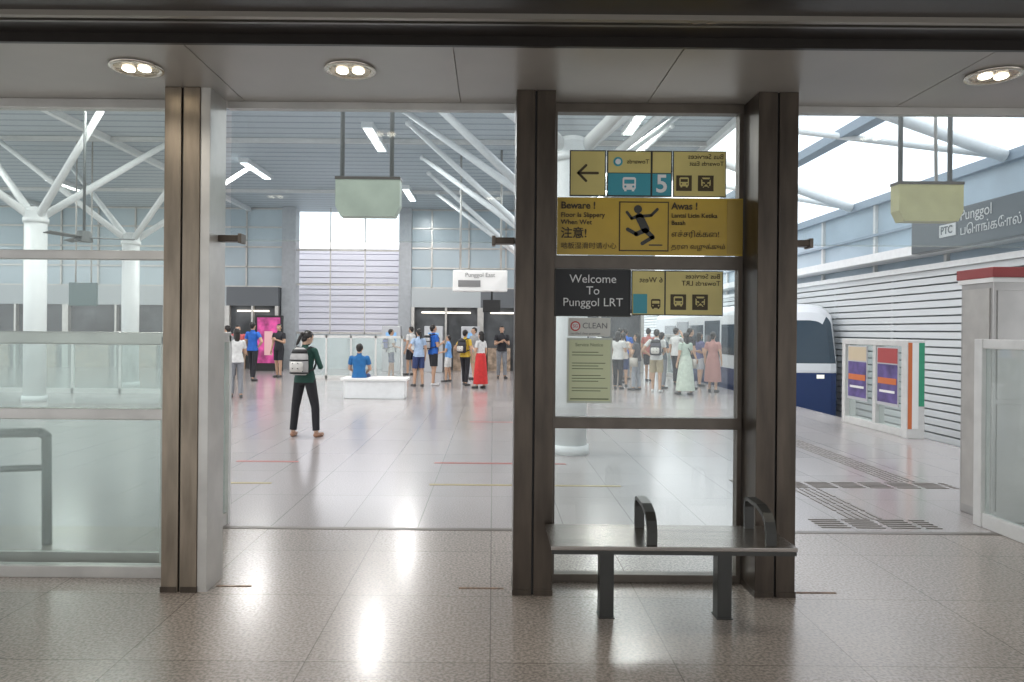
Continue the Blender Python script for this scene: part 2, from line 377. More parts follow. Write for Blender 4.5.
person('standing_woman',4.95,19.0,1.60,D(20),(0.44,0.52,0.45),(0.52,0.58,0.50),hair='long',female=True,skirt=(0.12,0.27),arms=('down','strap'),stride=.12,bag=1)
person('standing_man',5.50,20.6,1.72,D(-80),BK,NV,arms=('fwd','down'),stride=.1)
person('standing_woman',5.92,19.9,1.62,D(-30),(0.42,0.22,0.20),(0.38,0.20,0.18),hair='bun',female=True,skirt=(0.30,0.24),arms=('down','down'))
person('standing_man',3.05,22.5,1.72,D(100),GY,BK,arms=('phone','down'))
person('standing_woman',3.80,21.6,1.58,D(-10),(0.6,0.55,0.5),NV,legs='short',hair='tail',female=True)
person('standing_man',5.55,22.4,1.74,D(-60),WT,BK,arms=('down','up'))
person('standing_man',5.05,24.0,1.72,D(-40),(0.35,0.12,0.10),BK,legs='short')
person('standing_woman',6.15,22.0,1.60,D(-70),(0.1,0.1,0.2),(0.4,0.4,0.42),hair='long',female=True,legs='short')
person('standing_man',4.45,24.8,1.70,D(-30),BL,GY,arms=('down','phone'))
person('standing_woman',3.95,20.3,1.56,D(60),(0.08,0.08,0.09),(0.30,0.32,0.36),hair='long',female=True,arms=('strap','down'),bag=-1)
person('standing_man',3.35,24.2,1.70,D(20),WT,GY,legs='short',arms=('down','hip'))

# ------------------------------------------------------------------ room shell
FM1 = floor_mat('terrazzo_floor', (0.44,0.385,0.34), (0.24,0.20,0.17), 0.90, 0.25, speck=0.45, mortar=0.004, coat=0.10, sscale=60)
FM2 = floor_mat('polished_granite_floor', (0.455,0.42,0.41), (0.30,0.28,0.27), 0.60, 0.21, speck=0.22, mortar=0.005, row=1.2, coat=0.25)
box('floor', (-9,6.7,-6,6.0,-0.3,0), FM1)
box('floor_concourse', (-22,6.7,6.0,40,-0.3,0), FM2)
box('trim_threshold', (-2.2,6.0,5.97,6.04,0.0,0.003), mat('threshold_dark',(0.17,0.15,0.13),0.4,0.3))
box('platform_wall', (6.68,6.72,-6,40,-1.24,-0.301), mat('concrete_edge',(0.4,0.39,0.37),0.8,noise=0.1))
box('floor_trackbed', (6.70,9.55,-6,60,-1.5,-1.25), mat('track_concrete',(0.30,0.29,0.28),0.9,noise=0.2))
g=group('guide_rail')
boxes('rails',[(7.3,7.5,-6,55,-1.25,-1.02),(8.7,8.9,-6,55,-1.25,-1.02)], STEEL, g)
boxes('guide_beam',[(8.02,8.18,-6,55,-1.25,-1.05)], ALU, g)

DARKC = mat('dark_ceiling_metal',(0.040,0.034,0.030),0.35,0.3,noise=0.1)
PANEL = mat('ceiling_panel_grey',(0.40,0.375,0.345),0.33,0.25,noise=0.06,nscale=2)
box('ceiling', (-9,9,-6,3.42,3.075,3.3), DARKC)
bm=bmesh.new()
xs=[-9,-3.6,-1.62,-0.22,0.98,2.6,3.9,9]
for a,b in zip(xs,xs[1:]): add_box(bm,(a+0.003,b-0.003,3.80,4.95,3.09,3.2))
add_box(bm,(-9,9,3.79,4.95,3.105,3.21))
new_mesh_obj('ceiling_panel_strip',bm,PANEL)
g=group('ceiling_bulkhead_trim')
box('channel',(-9,9,3.42,3.80,3.12,3.3),DARKC,g)
box('lip_front',(-9,9,3.40,3.43,3.05,3.12),mat('lip_bronze',(0.30,0.27,0.23),0.4,0.5),g)
box('lip_mid',(-9,9,3.58,3.60,3.10,3.13),mat('lip_grey',(0.20,0.19,0.17),0.4,0.4),g)
box('lip_back',(-9,9,3.775,3.80,3.07,3.20),DARKC,g)
box('wall_header', (-9,9,4.86,4.95,3.2,3.9), PANEL)
def downlight(x,y,z,lit=True,r=0.145):
    g=group('recessed_downlight')
    bm=bmesh.new(); n=32
    prof=[(r,0.0),(r,-0.008),(r*0.86,-0.010),(r*0.80,0.0),(r*0.62,0.05)]
    prev=None
    for (rr,zz) in prof:
        ring=[bm.verts.new((x+rr*math.cos(2*math.pi*i/n),y+rr*math.sin(2*math.pi*i/n),z+zz-0.004)) for i in range(n)]
        if prev:
            for i in range(n): bm.faces.new((prev[i],prev[(i+1)%n],ring[(i+1)%n],ring[i]))
        prev=ring
    new_mesh_obj('trim_ring',bm,mat('downlight_chrome',(0.70,0.64,0.55),0.25,0.8),g,True)
    bm=bmesh.new()
    bmesh.ops.create_circle(bm,cap_ends=True,segments=28,radius=r*0.80,matrix=Matrix.Translation((x,y,z-0.007)))
    new_mesh_obj('reflector',bm,mat('reflector_warm',(0.50,0.42,0.30),0.25,0.6,noise=0.5,nscale=30) if lit else mat('reflector_off',(0.25,0.23,0.2),0.3,0.6),g)
    bm=bmesh.new()
    for dx in (-0.045,0.045):
        ball(bm,(x+dx,y,z-0.012),(0.034,0.042,0.012))
    new_mesh_obj('lamp',bm,mat('lamp_glow',(1.0,0.92,0.76),0.3,emit=6.0) if lit else mat('lamp_off',(0.5,0.48,0.42),0.3),g,True)
    if lit:
        l=bpy.data.lights.new('lamp_light','SPOT'); l.energy=42; l.spot_size=2.4; l.spot_blend=0.8; l.color=(1,0.93,0.82); l.shadow_soft_size=0.14
        o=bpy.data.objects.new('lamp_light',l); o.location=(x,y,z-0.04); COL.objects.link(o); o.parent=g
for (x,y) in [(-2.03,4.19),(-0.82,4.19),(2.82,4.19)]: downlight(x,y,3.09)
downlight(1.0,3.50,3.12,False,0.10)
for (x,y) in [(-2.4,1.6),(0,1.6),(2.4,1.6),(-2.4,-1.2),(2.4,-1.2)]: downlight(x,y,3.075)  # out-of-view downlights, added to light the foreground

def column(x0,x1,y0,y1,m,side=None):
    g=group('steel_portal_column')
    mid=(x0+x1)/2
    boxes('plate',[(x0,mid-0.006,y0,y1,0,3.09),(mid+0.006,x1,y0,y1,0,3.09)],m,g,0.004)
    box('gap_core',(mid-0.01,mid+0.01,y0+0.02,y1-0.01,0,3.09),BLACK,g)
    boxes('base_shoe',[(x0-0.004,mid-0.012,y0-0.004,y1+0.002,0,0.035),(mid+0.012,x1+0.004,y0-0.004,y1+0.002,0,0.035)],STEEL_D,g)
    if side: box('jamb',side,ALU,g,0.003)
    return g
column(-2.016,-1.80,4.52,4.78,STEEL,(-1.80,-1.740,4.53,4.80,0,3.09))
column(0.134,0.373,4.52,4.80,STEEL_D)
column(1.613,1.857,4.52,4.80,STEEL_D)
column(4.95,5.2,4.52,4.80,STEEL)
column(-4.75,-4.5,4.52,4.80,STEEL)
for a,b in [(-1.738,-1.60),(0.0,0.132),(1.859,2.0)]:
    g=group('door_guide_bracket')
    box('arm',(a,b,4.66,4.74,2.165,2.205),STEEL_D,g,0.006)
    tip = b if a<-1 or a>1 else a
    box('end_cap',(tip-0.012,tip+0.012,4.655,4.745,2.155,2.215),ALU_D,g,0.004)

def window(name,x0,x1,bars,m,gl,y=4.80):
    g=group(name)
    boxes('rails',[(x0,x1,y-0.03,y+0.05,a,b) for a,b in bars],m,g,0.004)
    boxes('stiles',[(x0,x0+0.03,y-0.028,y+0.048,0,3.09),(x1-0.03,x1,y-0.028,y+0.048,0,3.09)],m,g,0.003)
    bm=bmesh.new(); zs=sorted(bars)
    for (a,b),(c,d) in zip(zs,zs[1:]): add_box(bm,(x0+0.03,x1-0.03,y,y+0.008,b,c))
    new_mesh_obj('glass_panes',bm,gl,g)
    return g
window('window_1',-4.5,-2.03,[(0.0,0.075),(1.02,1.09),(2.055,2.113),(3.03,3.09)],ALU,GLASS_G)
window('window_2',0.377,1.609,[(0.0,0.05),(0.99,1.062),(2.022,2.106),(3.03,3.09)],ALU_D,GLASS)
boxes('trim_1',[( -1.735,0.13,4.80,4.86,3.045,3.089),(1.86,4.95,4.80,4.86,3.045,3.089)],ALU)
g=group('window_3'); box('glass_pane',(-1.73,0.13,4.865,4.873,2.2,3.05),GLASS_U,g)
box('edge_clip',(-1.73,0.13,4.862,4.876,2.192,2.2),GLASS_B,g)
g=group('window_4'); box('glass_pane',(1.86,4.95,4.865,4.873,2.2,3.05),GLASS_U,g)
box('edge_clip',(1.86,4.95,4.862,4.876,2.192,2.2),GLASS_B,g)

# ------------------------------------------------------------------ signs on window_2
Y0=4.766
def sign(name,x0,x1,z0,z1,m,y=Y0):
    g=group(name); rect('panel',x0,x1,z0,z1,y,m,g); return g
g=sign('arrow_sign',0.4845,0.717,2.486,2.783,SBLK)
rect('face',0.492,0.71,2.495,2.775,Y0-0.003,YEL,g)
yy=Y0-0.006
stroke('arrow_shaft',(0.545,2.635),(0.665,2.635),0.016,yy,SBRN,g)
stroke('arrow_head_a',(0.54,2.635),(0.59,2.685),0.016,yy,SBRN,g)
stroke('arrow_head_b',(0.54,2.635),(0.59,2.585),0.016,yy,SBRN,g)
def bus(g,cx,cz,w,m,bg,y):
    h=w*0.95
    flat('bus_body',[(cx-w*.42,cz-h*.5),(cx+w*.42,cz-h*.5),(cx+w*.5,cz-h*.35),(cx+w*.5,cz+h*.4),(cx+w*.4,cz+h*.5),(cx-w*.4,cz+h*.5),(cx-w*.5,cz+h*.4),(cx-w*.5,cz-h*.35)],y,m,g)
    rect('bus_windscreen',cx-w*.38,cx+w*.38,cz-h*.02,cz+h*.3,y-0.003,bg,g)
    disc('bus_lamp_a',cx-w*.3,cz-h*.25,w*.08,y-0.003,bg,g); disc('bus_lamp_b',cx+w*.3,cz-h*.25,w*.08,y-0.003,bg,g)
    rect('bus_wheel_a',cx-w*.38,cx-w*.2,cz-h*.62,cz-h*.5,y,m,g); rect('bus_wheel_b',cx+w*.2,cx+w*.38,cz-h*.62,cz-h*.5,y,m,g)
g=sign('bus_interchange_sign',0.725,1.143,2.486,2.783,SBLK)
rect('face_top',0.733,1.005,2.64,2.775,Y0-0.003,YEL,g)
rect('face_bus',0.733,1.005,2.495,2.635,Y0-0.003,TEAL,g)
bus(g,0.868,2.57,0.085,SWHT,TEAL,yy)
disc('badge',0.795,2.71,0.030,yy,TEAL,g); disc('badge_in',0.795,2.71,0.018,yy-0.003,SWHT,g)
text('caption','Towards',(0.995,yy-0.003,2.71),0.040,SBRN,g,mirror=True,align='LEFT')
rect('face_num_top',1.018,1.136,2.64,2.775,Y0-0.003,YEL,g)
rect('face_num',1.018,1.136,2.495,2.635,Y0-0.003,TEAL,g)
text('number','5',(1.077,yy-0.002,2.565),0.16,SWHT,g,align='CENTER',bold=0.003)
def lrt_icon(g,x,z,y):
    rect('icon_tile',x-0.05,x+0.05,z-0.05,z+0.05,y,SBRN,g)
    bus(g,x,z+0.008,0.06,YEL,SBRN,y-0.003)
g=sign('train_services_sign',1.15,1.492,2.486,2.783,SBLK)
rect('face',1.156,1.486,2.492,2.777,Y0-0.003,YEL,g)
text('caption','Bus Services',(1.475,yy-0.002,2.745),0.046,SBRN,g,mirror=True)
text('caption_2','Towards East',(1.475,yy-0.002,2.70),0.040,SBRN,g,mirror=True)
for x in (1.22,1.36): lrt_icon(g,x,2.575,yy)
stroke('cross_a',(1.315,2.53),(1.405,2.62),0.008,yy-0.008,SBRN,g); stroke('cross_b',(1.315,2.62),(1.405,2.53),0.008,yy-0.008,SBRN,g)

g=sign('beware_slippery_floor_sign',0.407,1.602,2.11,2.479,YEL_D)
rect('end_plate',1.50,1.60,2.12,2.47,Y0-0.003,mat('sign_gold_dark',(0.38,0.26,0.05),0.35,0.2),g)
rect('picto_frame',0.805,1.125,2.135,2.455,Y0-0.003,SBRN,g)
rect('picto_field',0.813,1.117,2.143,2.447,Y0-0.006,YEL_D,g)
yp=Y0-0.009
disc('head',0.925,2.405,0.026,yp,SBLK,g)
for nm,a,b,w in (('torso',(0.935,2.355),(0.975,2.275),0.052),('arm_up',(0.94,2.365),(0.885,2.345),0.020),('arm_up2',(0.885,2.345),(0.855,2.385),0.018),('arm_back',(0.95,2.36),(1.01,2.365),0.020),('arm_back2',(1.01,2.365),(1.05,2.405),0.018),
    ('thigh_a',(0.975,2.27),(0.915,2.245),0.030),('shin_a',(0.915,2.245),(0.86,2.275),0.024),('thigh_b',(0.975,2.27),(1.02,2.225),0.030),('shin_b',(1.02,2.225),(0.955,2.185),0.024),('slip_line',(1.0,2.175),(1.08,2.175),0.008)):
    stroke(nm,a,b,w,yp,SBLK,g)
text('title_en','Beware !',(0.43,yp,2.425),0.062,SBRN,g,bold=0.0016)
text('line_en','Floor Is Slippery',(0.43,yp,2.365),0.043,SBRN,g,bold=0.0006)
text('line_en2','When Wet',(0.43,yp,2.318),0.043,SBRN,g,bold=0.0006)
text('title_zh','注意!',(0.43,yp,2.245),0.075,SBRN,g,bold=0.0012)
text('line_zh','地板湿滑时请小心',(0.43,yp,2.165),0.045,SBRN,g)
text('title_ms','Awas !',(1.14,yp,2.425),0.062,SBRN,g,bold=0.0016)
text('line_ms','Lantai Licin Ketika',(1.14,yp,2.365),0.040,SBRN,g,bold=0.0006)
text('line_ms2','Basah',(1.14,yp,2.318),0.040,SBRN,g,bold=0.0006)
text('title_ta','எச்சரிக்கை!',(1.14,yp,2.245),0.050,SBRN,g)
text('line_ta','தரை வழுக்கும்',(1.14,yp,2.165),0.042,SBRN,g)

g=sign('welcome_sign',0.40,0.879,1.717,2.014,mat('board_black',(0.018,0.018,0.018),0.5),4.758)
for i,s in enumerate(['Welcome','To','Punggol LRT']):
    text('line_%d'%i,s,(0.64,4.753,1.952-0.075*i),0.076,SWHT,g,align='CENTER')
boxes('frame',[(0.395,0.884,4.751,4.757,2.012,2.018),(0.395,0.884,4.751,4.757,1.713,1.719),(0.395,0.401,4.751,4.757,1.713,2.018),(0.878,0.884,4.751,4.757,1.713,2.018)],SBLK,g)
g=sign('directional_services_sign',0.889,1.479,1.723,2.012,SBLK)
rect('face_a',0.895,1.10,1.73,2.006,Y0-0.003,YEL,g)
rect('face_teal',0.90,0.99,1.735,1.86,Y0-0.005,TEAL,g)
rect('face_b',1.11,1.473,1.73,2.006,Y0-0.003,YEL,g)
text('cap','6 West',(1.09,yy-0.002,1.95),0.05,SBRN,g,mirror=True)
text('cap2','Bus Services',(1.46,yy-0.002,1.975),0.045,SBRN,g,mirror=True)
text('cap3','Towards LRT',(1.46,yy-0.002,1.93),0.045,SBRN,g,mirror=True)
for x in (1.19,1.33): lrt_icon(g,x,1.81,yy)
bus(g,1.045,1.80,0.06,SBRN,YEL,yy)
stroke('cross_a',(1.29,1.77),(1.37,1.85),0.008,yy-0.008,SBRN,g); stroke('cross_b',(1.29,1.85),(1.37,1.77),0.008,yy-0.008,SBRN,g)
REDP=mat('print_red',(0.6,0.06,0.05),0.5); PGY=mat('print_grey',(0.2,0.2,0.2),0.5)
g=sign('clean_certification_sticker',0.4845,0.756,1.585,1.704,mat('sticker_grey',(0.72,0.72,0.66),0.5))
disc('badge',0.53,1.65,0.032,Y0-0.003,REDP,g); disc('badge_in',0.53,1.65,0.024,Y0-0.005,SWHT,g)
text('sg','SG',(0.53,Y0-0.008,1.65),0.03,REDP,g,align='CENTER')
text('word','CLEAN',(0.575,Y0-0.004,1.652),0.052,PGY,g)
text('small','certified clean premises',(0.50,Y0-0.004,1.603),0.020,PGY,g)
g=sign('notice_poster',0.478,0.769,1.155,1.575,mat('poster_border',(0.66,0.70,0.60),0.5))
rect('paper',0.49,0.757,1.168,1.563,Y0-0.003,mat('poster_green',(0.70,0.74,0.48),0.6),g)
PG=mat('print_olive',(0.16,0.20,0.08),0.5)
text('heading','Service Notice',(0.62,Y0-0.006,1.53),0.030,PG,g,align='CENTER')
for k,(z0_,n_) in enumerate(((1.48,2),(1.41,3),(1.33,3),(1.25,2))):
    for i in range(n_):
        z=z0_-0.018*i; rect('row_%d_%d'%(k,i),0.51,0.68+0.06*((i*37+k*3)%5)/4,z,z+0.005,Y0-0.004,PG,g)
rect('footer',0.50,0.747,1.178,1.186,Y0-0.004,PG,g)

# ------------------------------------------------------------------ bench
BST=mat('bench_steel',(0.29,0.265,0.24),0.26,0.85,noise=0.15,nscale=3,stretch=(0.5,8,8))
BDK=mat('bench_dark_metal',(0.05,0.05,0.046),0.38,0.5)
g=group('steel_bench')
box('seat',(0.325,1.66,4.0,4.46,0.432,0.455),BST,g,0.004)
boxes('seat_skirt',[(0.33,1.655,4.004,4.016,0.41,0.434),(0.33,1.655,4.444,4.456,0.41,0.434)],BDK,g)
box('spine',(0.36,1.62,4.16,4.28,0.385,0.432),BDK,g,0.005)
for i,x in enumerate((0.655,1.32)):
    box('leg_%d'%(i+1),(x-0.040,x+0.040,4.17,4.27,0,0.40),BDK,g,0.006)
    box('foot_plate_%d'%(i+1),(x-0.045,x+0.045,4.165,4.275,0,0.006),BDK,g)
def armrest(i,x):
    path=[(4.40,0.45),(4.405,0.585),(4.395,0.625),(4.36,0.64),(4.20,0.635),(4.11,0.61),(4.07,0.575),(4.05,0.52),(4.05,0.45)]
    bm=bmesh.new(); w=0.028; t=0.011; rings=[]
    for k,(y,z) in enumerate(path):
        a=Vector(path[max(0,k-1)]); b=Vector(path[min(len(path)-1,k+1)]); d=(b-a).normalized(); n=Vector((-d.y,d.x))*t
        rings.append([bm.verts.new((x-w,y+n.x,z+n.y)),bm.verts.new((x+w,y+n.x,z+n.y)),bm.verts.new((x+w,y-n.x,z-n.y)),bm.verts.new((x-w,y-n.x,z-n.y))])
    for a,b in zip(rings,rings[1:]):
        for j in range(4): bm.faces.new((a[j],a[(j+1)%4],b[(j+1)%4],b[j]))
    bm.faces.new(rings[0]); bm.faces.new(rings[-1][::-1])
    bmesh.ops.recalc_face_normals(bm,faces=bm.faces)
    new_mesh_obj('armrest_%d'%i,bm,BDK,g,False)
armrest(1,0.88); armrest(2,1.53)

# ------------------------------------------------------------------ barriers
g=group('glass_stair_barrier')
boxes('top_rail',[(-4.6,-2.19,4.97,5.03,1.50,1.585),(-2.23,-2.17,5.0,6.15,1.50,1.585)],ALU,g,0.008)
boxes('bottom_rail',[(-4.6,-2.19,4.98,5.02,0.0,0.10),(-2.22,-2.18,5.0,6.15,0.0,0.10)],ALU,g)
posts=[(-3.9,5.0),(-2.2,5.0),(-2.2,6.13)]
boxes('posts',[(x-0.03,x+0.03,y-0.03,y+0.03,0,1.56) for x,y in posts],ALU_W,g,0.005)
boxes('glass',[(-4.6,-2.2,4.996,5.004,0.1,1.5),(-2.204,-2.196,5.0,6.13,0.1,1.5)],GLASS_B,g)
HD=mat('handrail_dark',(0.08,0.10,0.09),0.4,0.5)
g=group('stair_handrail')
tube('rail',[(-4.8,5.5,0.25),(-3.75,5.5,0.82),(-3.35,5.5,0.83),(-3.31,5.5,0.80),(-3.30,5.5,0.0)],0.035,HD,g)
tube('rail_lower',[(-4.8,5.5,0.0),(-3.75,5.5,0.55),(-3.32,5.5,0.57)],0.025,HD,g)
tube('post_far',[(-4.2,5.5,0.0),(-4.2,5.5,0.56)],0.025,HD,g)

g=group('platform_edge_gate')
boxes('frame',[(4.12,4.18,3.2,6.30,1.50,1.58),(4.12,4.18,3.2,6.30,0.0,0.12),(4.11,4.19,6.22,6.32,0,1.58),(4.12,4.18,4.2,4.27,0,1.5)],ALU_W,g,0.008)
box('glass',(4.146,4.154,3.2,6.22,0.12,1.50),GLASS_B,g)
box('sticker',(4.135,4.14,5.55,5.72,1.15,1.40),SWHT,g)
boxes('sticker_print',[(4.13,4.134,5.58,5.69,1.19,1.21),(4.13,4.134,5.58,5.69,1.30,1.36)],REDP,g)
g=group('gate_control_cabinet')
box('body',(4.30,4.95,6.36,6.80,0,2.08),STEEL_G,g,0.01)
boxes('front_panel',[(4.33,4.90,6.350,6.360,0.10,1.02),(4.33,4.90,6.350,6.360,1.06,2.0)],STEEL_G,g,0.003)
boxes('side_trim',[(4.29,4.30,6.40,6.76,0.08,2.02)],ALU,g)
box('cap',(4.27,5.0,6.33,6.83,2.11,2.20),mat('cap_maroon',(0.30,0.045,0.045),0.4),g,0.01)
box('cap_stripe',(4.28,4.99,6.34,6.82,2.07,2.115),SWHT,g)

PUR=mat('poster_purple',(0.11,0.08,0.24),0.5,noise=0.4,nscale=5); ORG=mat('poster_orange',(0.60,0.16,0.05),0.5)
GRN=mat('gate_green',(0.04,0.30,0.17),0.5); RED=mat('poster_red',(0.42,0.07,0.07),0.5)
def platform_gate(y0,y1,posters=True):
    g=group('platform_screen_gate')
    boxes('frame',[(6.38,6.66,y0,y0+0.16,0,1.52),(6.42,6.62,y1-0.12,y1,0,1.52),(6.42,6.62,y0+0.16,y1-0.12,1.42,1.52),(6.42,6.62,y0+0.16,y1-0.12,0,0.12),(6.44,6.60,(y0+y1)/2-0.05,(y0+y1)/2+0.05,0.12,1.42)],ALU_W,g,0.01)
    box('glass',(6.5,6.51,y0+0.1,y1-0.1,0.12,1.42),GLASS_B,g)
    box('end_panel_orange',(6.40,6.46,y0-0.008,y0-0.001,0.15,1.48),ORG,g)
    box('end_panel_green',(6.56,6.65,y0-0.008,y0-0.001,0.5,1.48),GRN,g)
    box('end_panel_white',(6.46,6.56,y0-0.008,y0-0.001,0.15,1.48),SWHT,g)
    if posters:
        mid=(y0+y1)/2
        for k,(a,b) in enumerate([(y0+0.28,mid-0.16),(mid+0.16,y1-0.25)]):
            box('poster_%d_base'%k,(6.405,6.415,a,b,0.45,1.40),mat('poster_pale',(0.5,0.5,0.52),0.5),g)
            box('poster_%d_purple'%k,(6.40,6.406,a+0.03,b-0.03,0.50,1.12),PUR,g)
            box('poster_%d_top'%k,(6.40,6.406,a+0.03,b-0.03,1.14,1.38),mat('poster_cream',(0.6,0.5,0.35),0.5) if k else RED,g)
            box('poster_%d_line'%k,(6.396,6.401,a+0.05,b-0.05,0.80,0.90),ORG,g)
            box('poster_%d_line2'%k,(6.396,6.401,a+0.10,b-0.10,0.66,0.70),SWHT,g)
platform_gate(11.4,13.6)
platform_gate(26,29,False)

g=group('tactile_paving')
TM=mat('tactile_grey',(0.20,0.18,0.16),0.5)
bm=bmesh.new()
def bars(x0,x1,y0,y1,alongx):
    if alongx:
        y=y0
        while y<y1:
            x=x0
            while x<x1: add_box(bm,(x,min(x+0.24,x1),y,y+0.022,0,0.005)); x+=0.29
            y+=0.065
    else:
        x=x0
        while x<x1:
            y=y0
            while y<y1: add_box(bm,(x,x+0.022,y,min(y+0.24,y1),0,0.005)); y+=0.29
            x+=0.065
bars(2.75,3.75,6.15,6.42,True); bars(3.12,3.40,6.45,7.7,False); bars(3.1,4.9,7.75,8.05,True)
bars(4.35,4.62,8.1,12.5,False)
x=2.6
while x<3.1:
    y=7.6
    while y<8.1: add_box(bm,(x,x+0.035,y,y+0.035,0,0.005)); y+=0.06
    x+=0.06
new_mesh_obj('studs',bm,TM,g)
g=group('floor_queue_marking')
RL=mat('marking_red',(0.38,0.11,0.10),0.5); YL=mat('marking_yellow',(0.40,0.33,0.17),0.5)
boxes('red',[(-3.1,-2.35,8.96,9.02,0,0.003),(-0.7,0.9,8.96,9.02,0,0.003),(-0.4,0.6,13.0,13.05,0,0.003)],RL,g)
boxes('yellow',[(-2.75,-2.3,7.70,7.76,0,0.003),(-0.65,1.35,7.70,7.76,0,0.003)],YL,g)
g=group('floor_rust_patch')
boxes('stain',[(-1.72,-1.50,4.63,4.65,0,0.003),(-0.20,0.08,4.63,4.65,0,0.003),(1.9,2.15,4.6,4.62,0,0.003)],mat('rust_stain',(0.22,0.14,0.09),0.7,noise=0.5,nscale=30),g)

# ------------------------------------------------------------------ concourse roof
ROOF=stripe_mat('roof_decking',(0.47,0.53,0.57),(0.28,0.32,0.35),0.5,'Y',0.18)
box('ceiling_concourse',(-22,5.6,5.2,31,6.5,6.62),ROOF)
g=group('roof_purlins')
boxes('beams',[(x-0.07,x+0.07,5.2,31,6.34,6.498) for x in (-18,-9.9,1.0,5.5)],WHITE,g)
boxes('cross_beams',[(-22,5.6,y-0.05,y+0.05,6.38,6.49) for y in (12,19,26)],ALU_W,g)
def tree(x,y,r=0.22,zn=3.9,dx=2.6,dy=1.7):
    g=group('tree_column')
    bm=bmesh.new()
    frus(bm,(x,y,0),(x,y,zn+0.2),r,r,seg=28); ball(bm,(x,y,zn+0.2),(r,r,0.10),u=28)
    frus(bm,(x,y,zn-0.05),(x,y,zn+0.05),r+0.03,r+0.03,seg=28)
    for sx in (-1,1):
        for sy in (-1,1):
            p=(x+sx*dx,y+sy*dy,6.33)
            frus(bm,(x,y,zn),p,0.085,0.06); ball(bm,p,0.08)
    frus(bm,(x,y,0),(x,y,0.12),r+0.03,r+0.03,seg=28)
    new_mesh_obj('column_and_branches',bm,WHITE,g,True)
for y in (16,20.2): tree(-9.9,y)
for y in (9.8,14.2,18.6,24): tree(1.03,y,dx=3.0 if y>10 else 2.6)
EM=mat('tube_light',(1,1,1),0.4,emit=3.0)
for x,y in ((-14.5,24.0),(-7.2,21.2),(-3.0,17.4),(-7.2,12.5),(-3.0,9.0),(-13,13.5),(3.2,15.5),(-3,25),(3.4,21.5)):  # a few strips are known; the others are added to brighten the concourse
    g=group('linear_ceiling_light')
    box('housing',(x-0.14,x+0.14,y,y+2.4,6.36,6.5),WHITE,g,0.01)
    boxes('diffuser',[(x-0.10,x+0.10,y+0.08,y+1.12,6.345,6.36),(x-0.10,x+0.10,y+1.28,y+2.32,6.345,6.36)],EM,g)
    l=bpy.data.lights.new('lamp_light','AREA'); l.shape='RECTANGLE'; l.size=0.3; l.size_y=2.3; l.energy=170; l.color=(1,0.98,0.96)
    o=bpy.data.objects.new('lamp_light',l); o.location=(x,y+1.2,6.33); COL.objects.link(o); o.parent=g
g=group('ceiling_fan')
FG=mat('fan_grey',(0.12,0.13,0.13),0.5)
tube('rod',[(-7.75,14,6.5),(-7.75,14,3.4)],0.025,FG,g)
bm=bmesh.new(); frus(bm,(-7.75,14,3.22),(-7.75,14,3.42),0.16,0.12)
for k in range(3):
    a=k*2*math.pi/3+0.3; M=Matrix.Translation((-7.75,14,3.3))@Matrix.Rotation(a,4,'Z')@Matrix.Rotation(0.2,4,'X')
    bmesh.ops.create_cube(bm,size=1,matrix=M@Matrix.Translation((0.5,0,0))@Matrix.Diagonal((0.75,0.16,0.015,1)))
new_mesh_obj('motor_and_blades',bm,FG,g)

def hanging(x,y,col,nm):
    g=group('hanging_sign_box')
    HM=mat(nm,col,0.45,noise=0.10,nscale=5)
    w,w2=0.28,0.235; z1,z0=2.93,2.60
    bm=bmesh.new()
    pts=[(-w,z1),(w,z1),(w,z0+0.09),(w2,z0),(-w2,z0),(-w,z0+0.09)]
    A=[bm.verts.new((x+a,y-0.07,b)) for a,b in pts]; B=[bm.verts.new((x+a,y+0.07,b)) for a,b in pts]
    bm.faces.new(A); bm.faces.new(B[::-1])
    for i in range(6): bm.faces.new((A[i],A[(i+1)%6],B[(i+1)%6],B[i]))
    bmesh.ops.recalc_face_normals(bm,faces=bm.faces)
    new_mesh_obj('box',bm,HM,g)
    box('top_trim',(x-0.285,x+0.285,y-0.075,y+0.075,2.92,2.945),ALU_D,g)
    for k,dx in enumerate((-0.235,0.2)):
        tube('rod_%d'%(k+1),[(x+dx,y,2.93),(x+dx,y,6.5)],0.020,mat('rod_grey',(0.3,0.31,0.3),0.4,0.4),g)
hanging(-1.10,6.5,(0.58,0.64,0.50),'hanging_sign_face'); hanging(3.80,6.5,(0.55,0.50,0.24),'hanging_sign_face_yellow')

g=group('station_name_sign')
NB=mat('sign_navy_grey',(0.13,0.155,0.17),0.4)
box('case',(5.50,5.62,7.2,9.75,2.66,3.12),NB,g,0.01)
R=(math.pi/2,0,-math.pi/2)
text('name','Punggol',(5.49,8.72,3.01),0.18,SWHT,g,rot=R)
text('name_ta','பொங்கோல்',(5.49,8.72,2.83),0.15,SWHT,g,rot=R)
boxes('code_badge',[(5.488,5.498,8.80,9.12,2.80,2.95)],SWHT,g)
text('code','PTC',(5.485,9.09,2.875),0.13,NB,g,rot=R,bold=0.003)
tube('rod_1',[(5.56,7.6,3.12),(5.5,7.6,6.34)],0.02,ALU,g); tube('rod_2',[(5.56,9.3,3.12),(5.5,9.3,6.34)],0.02,ALU,g)

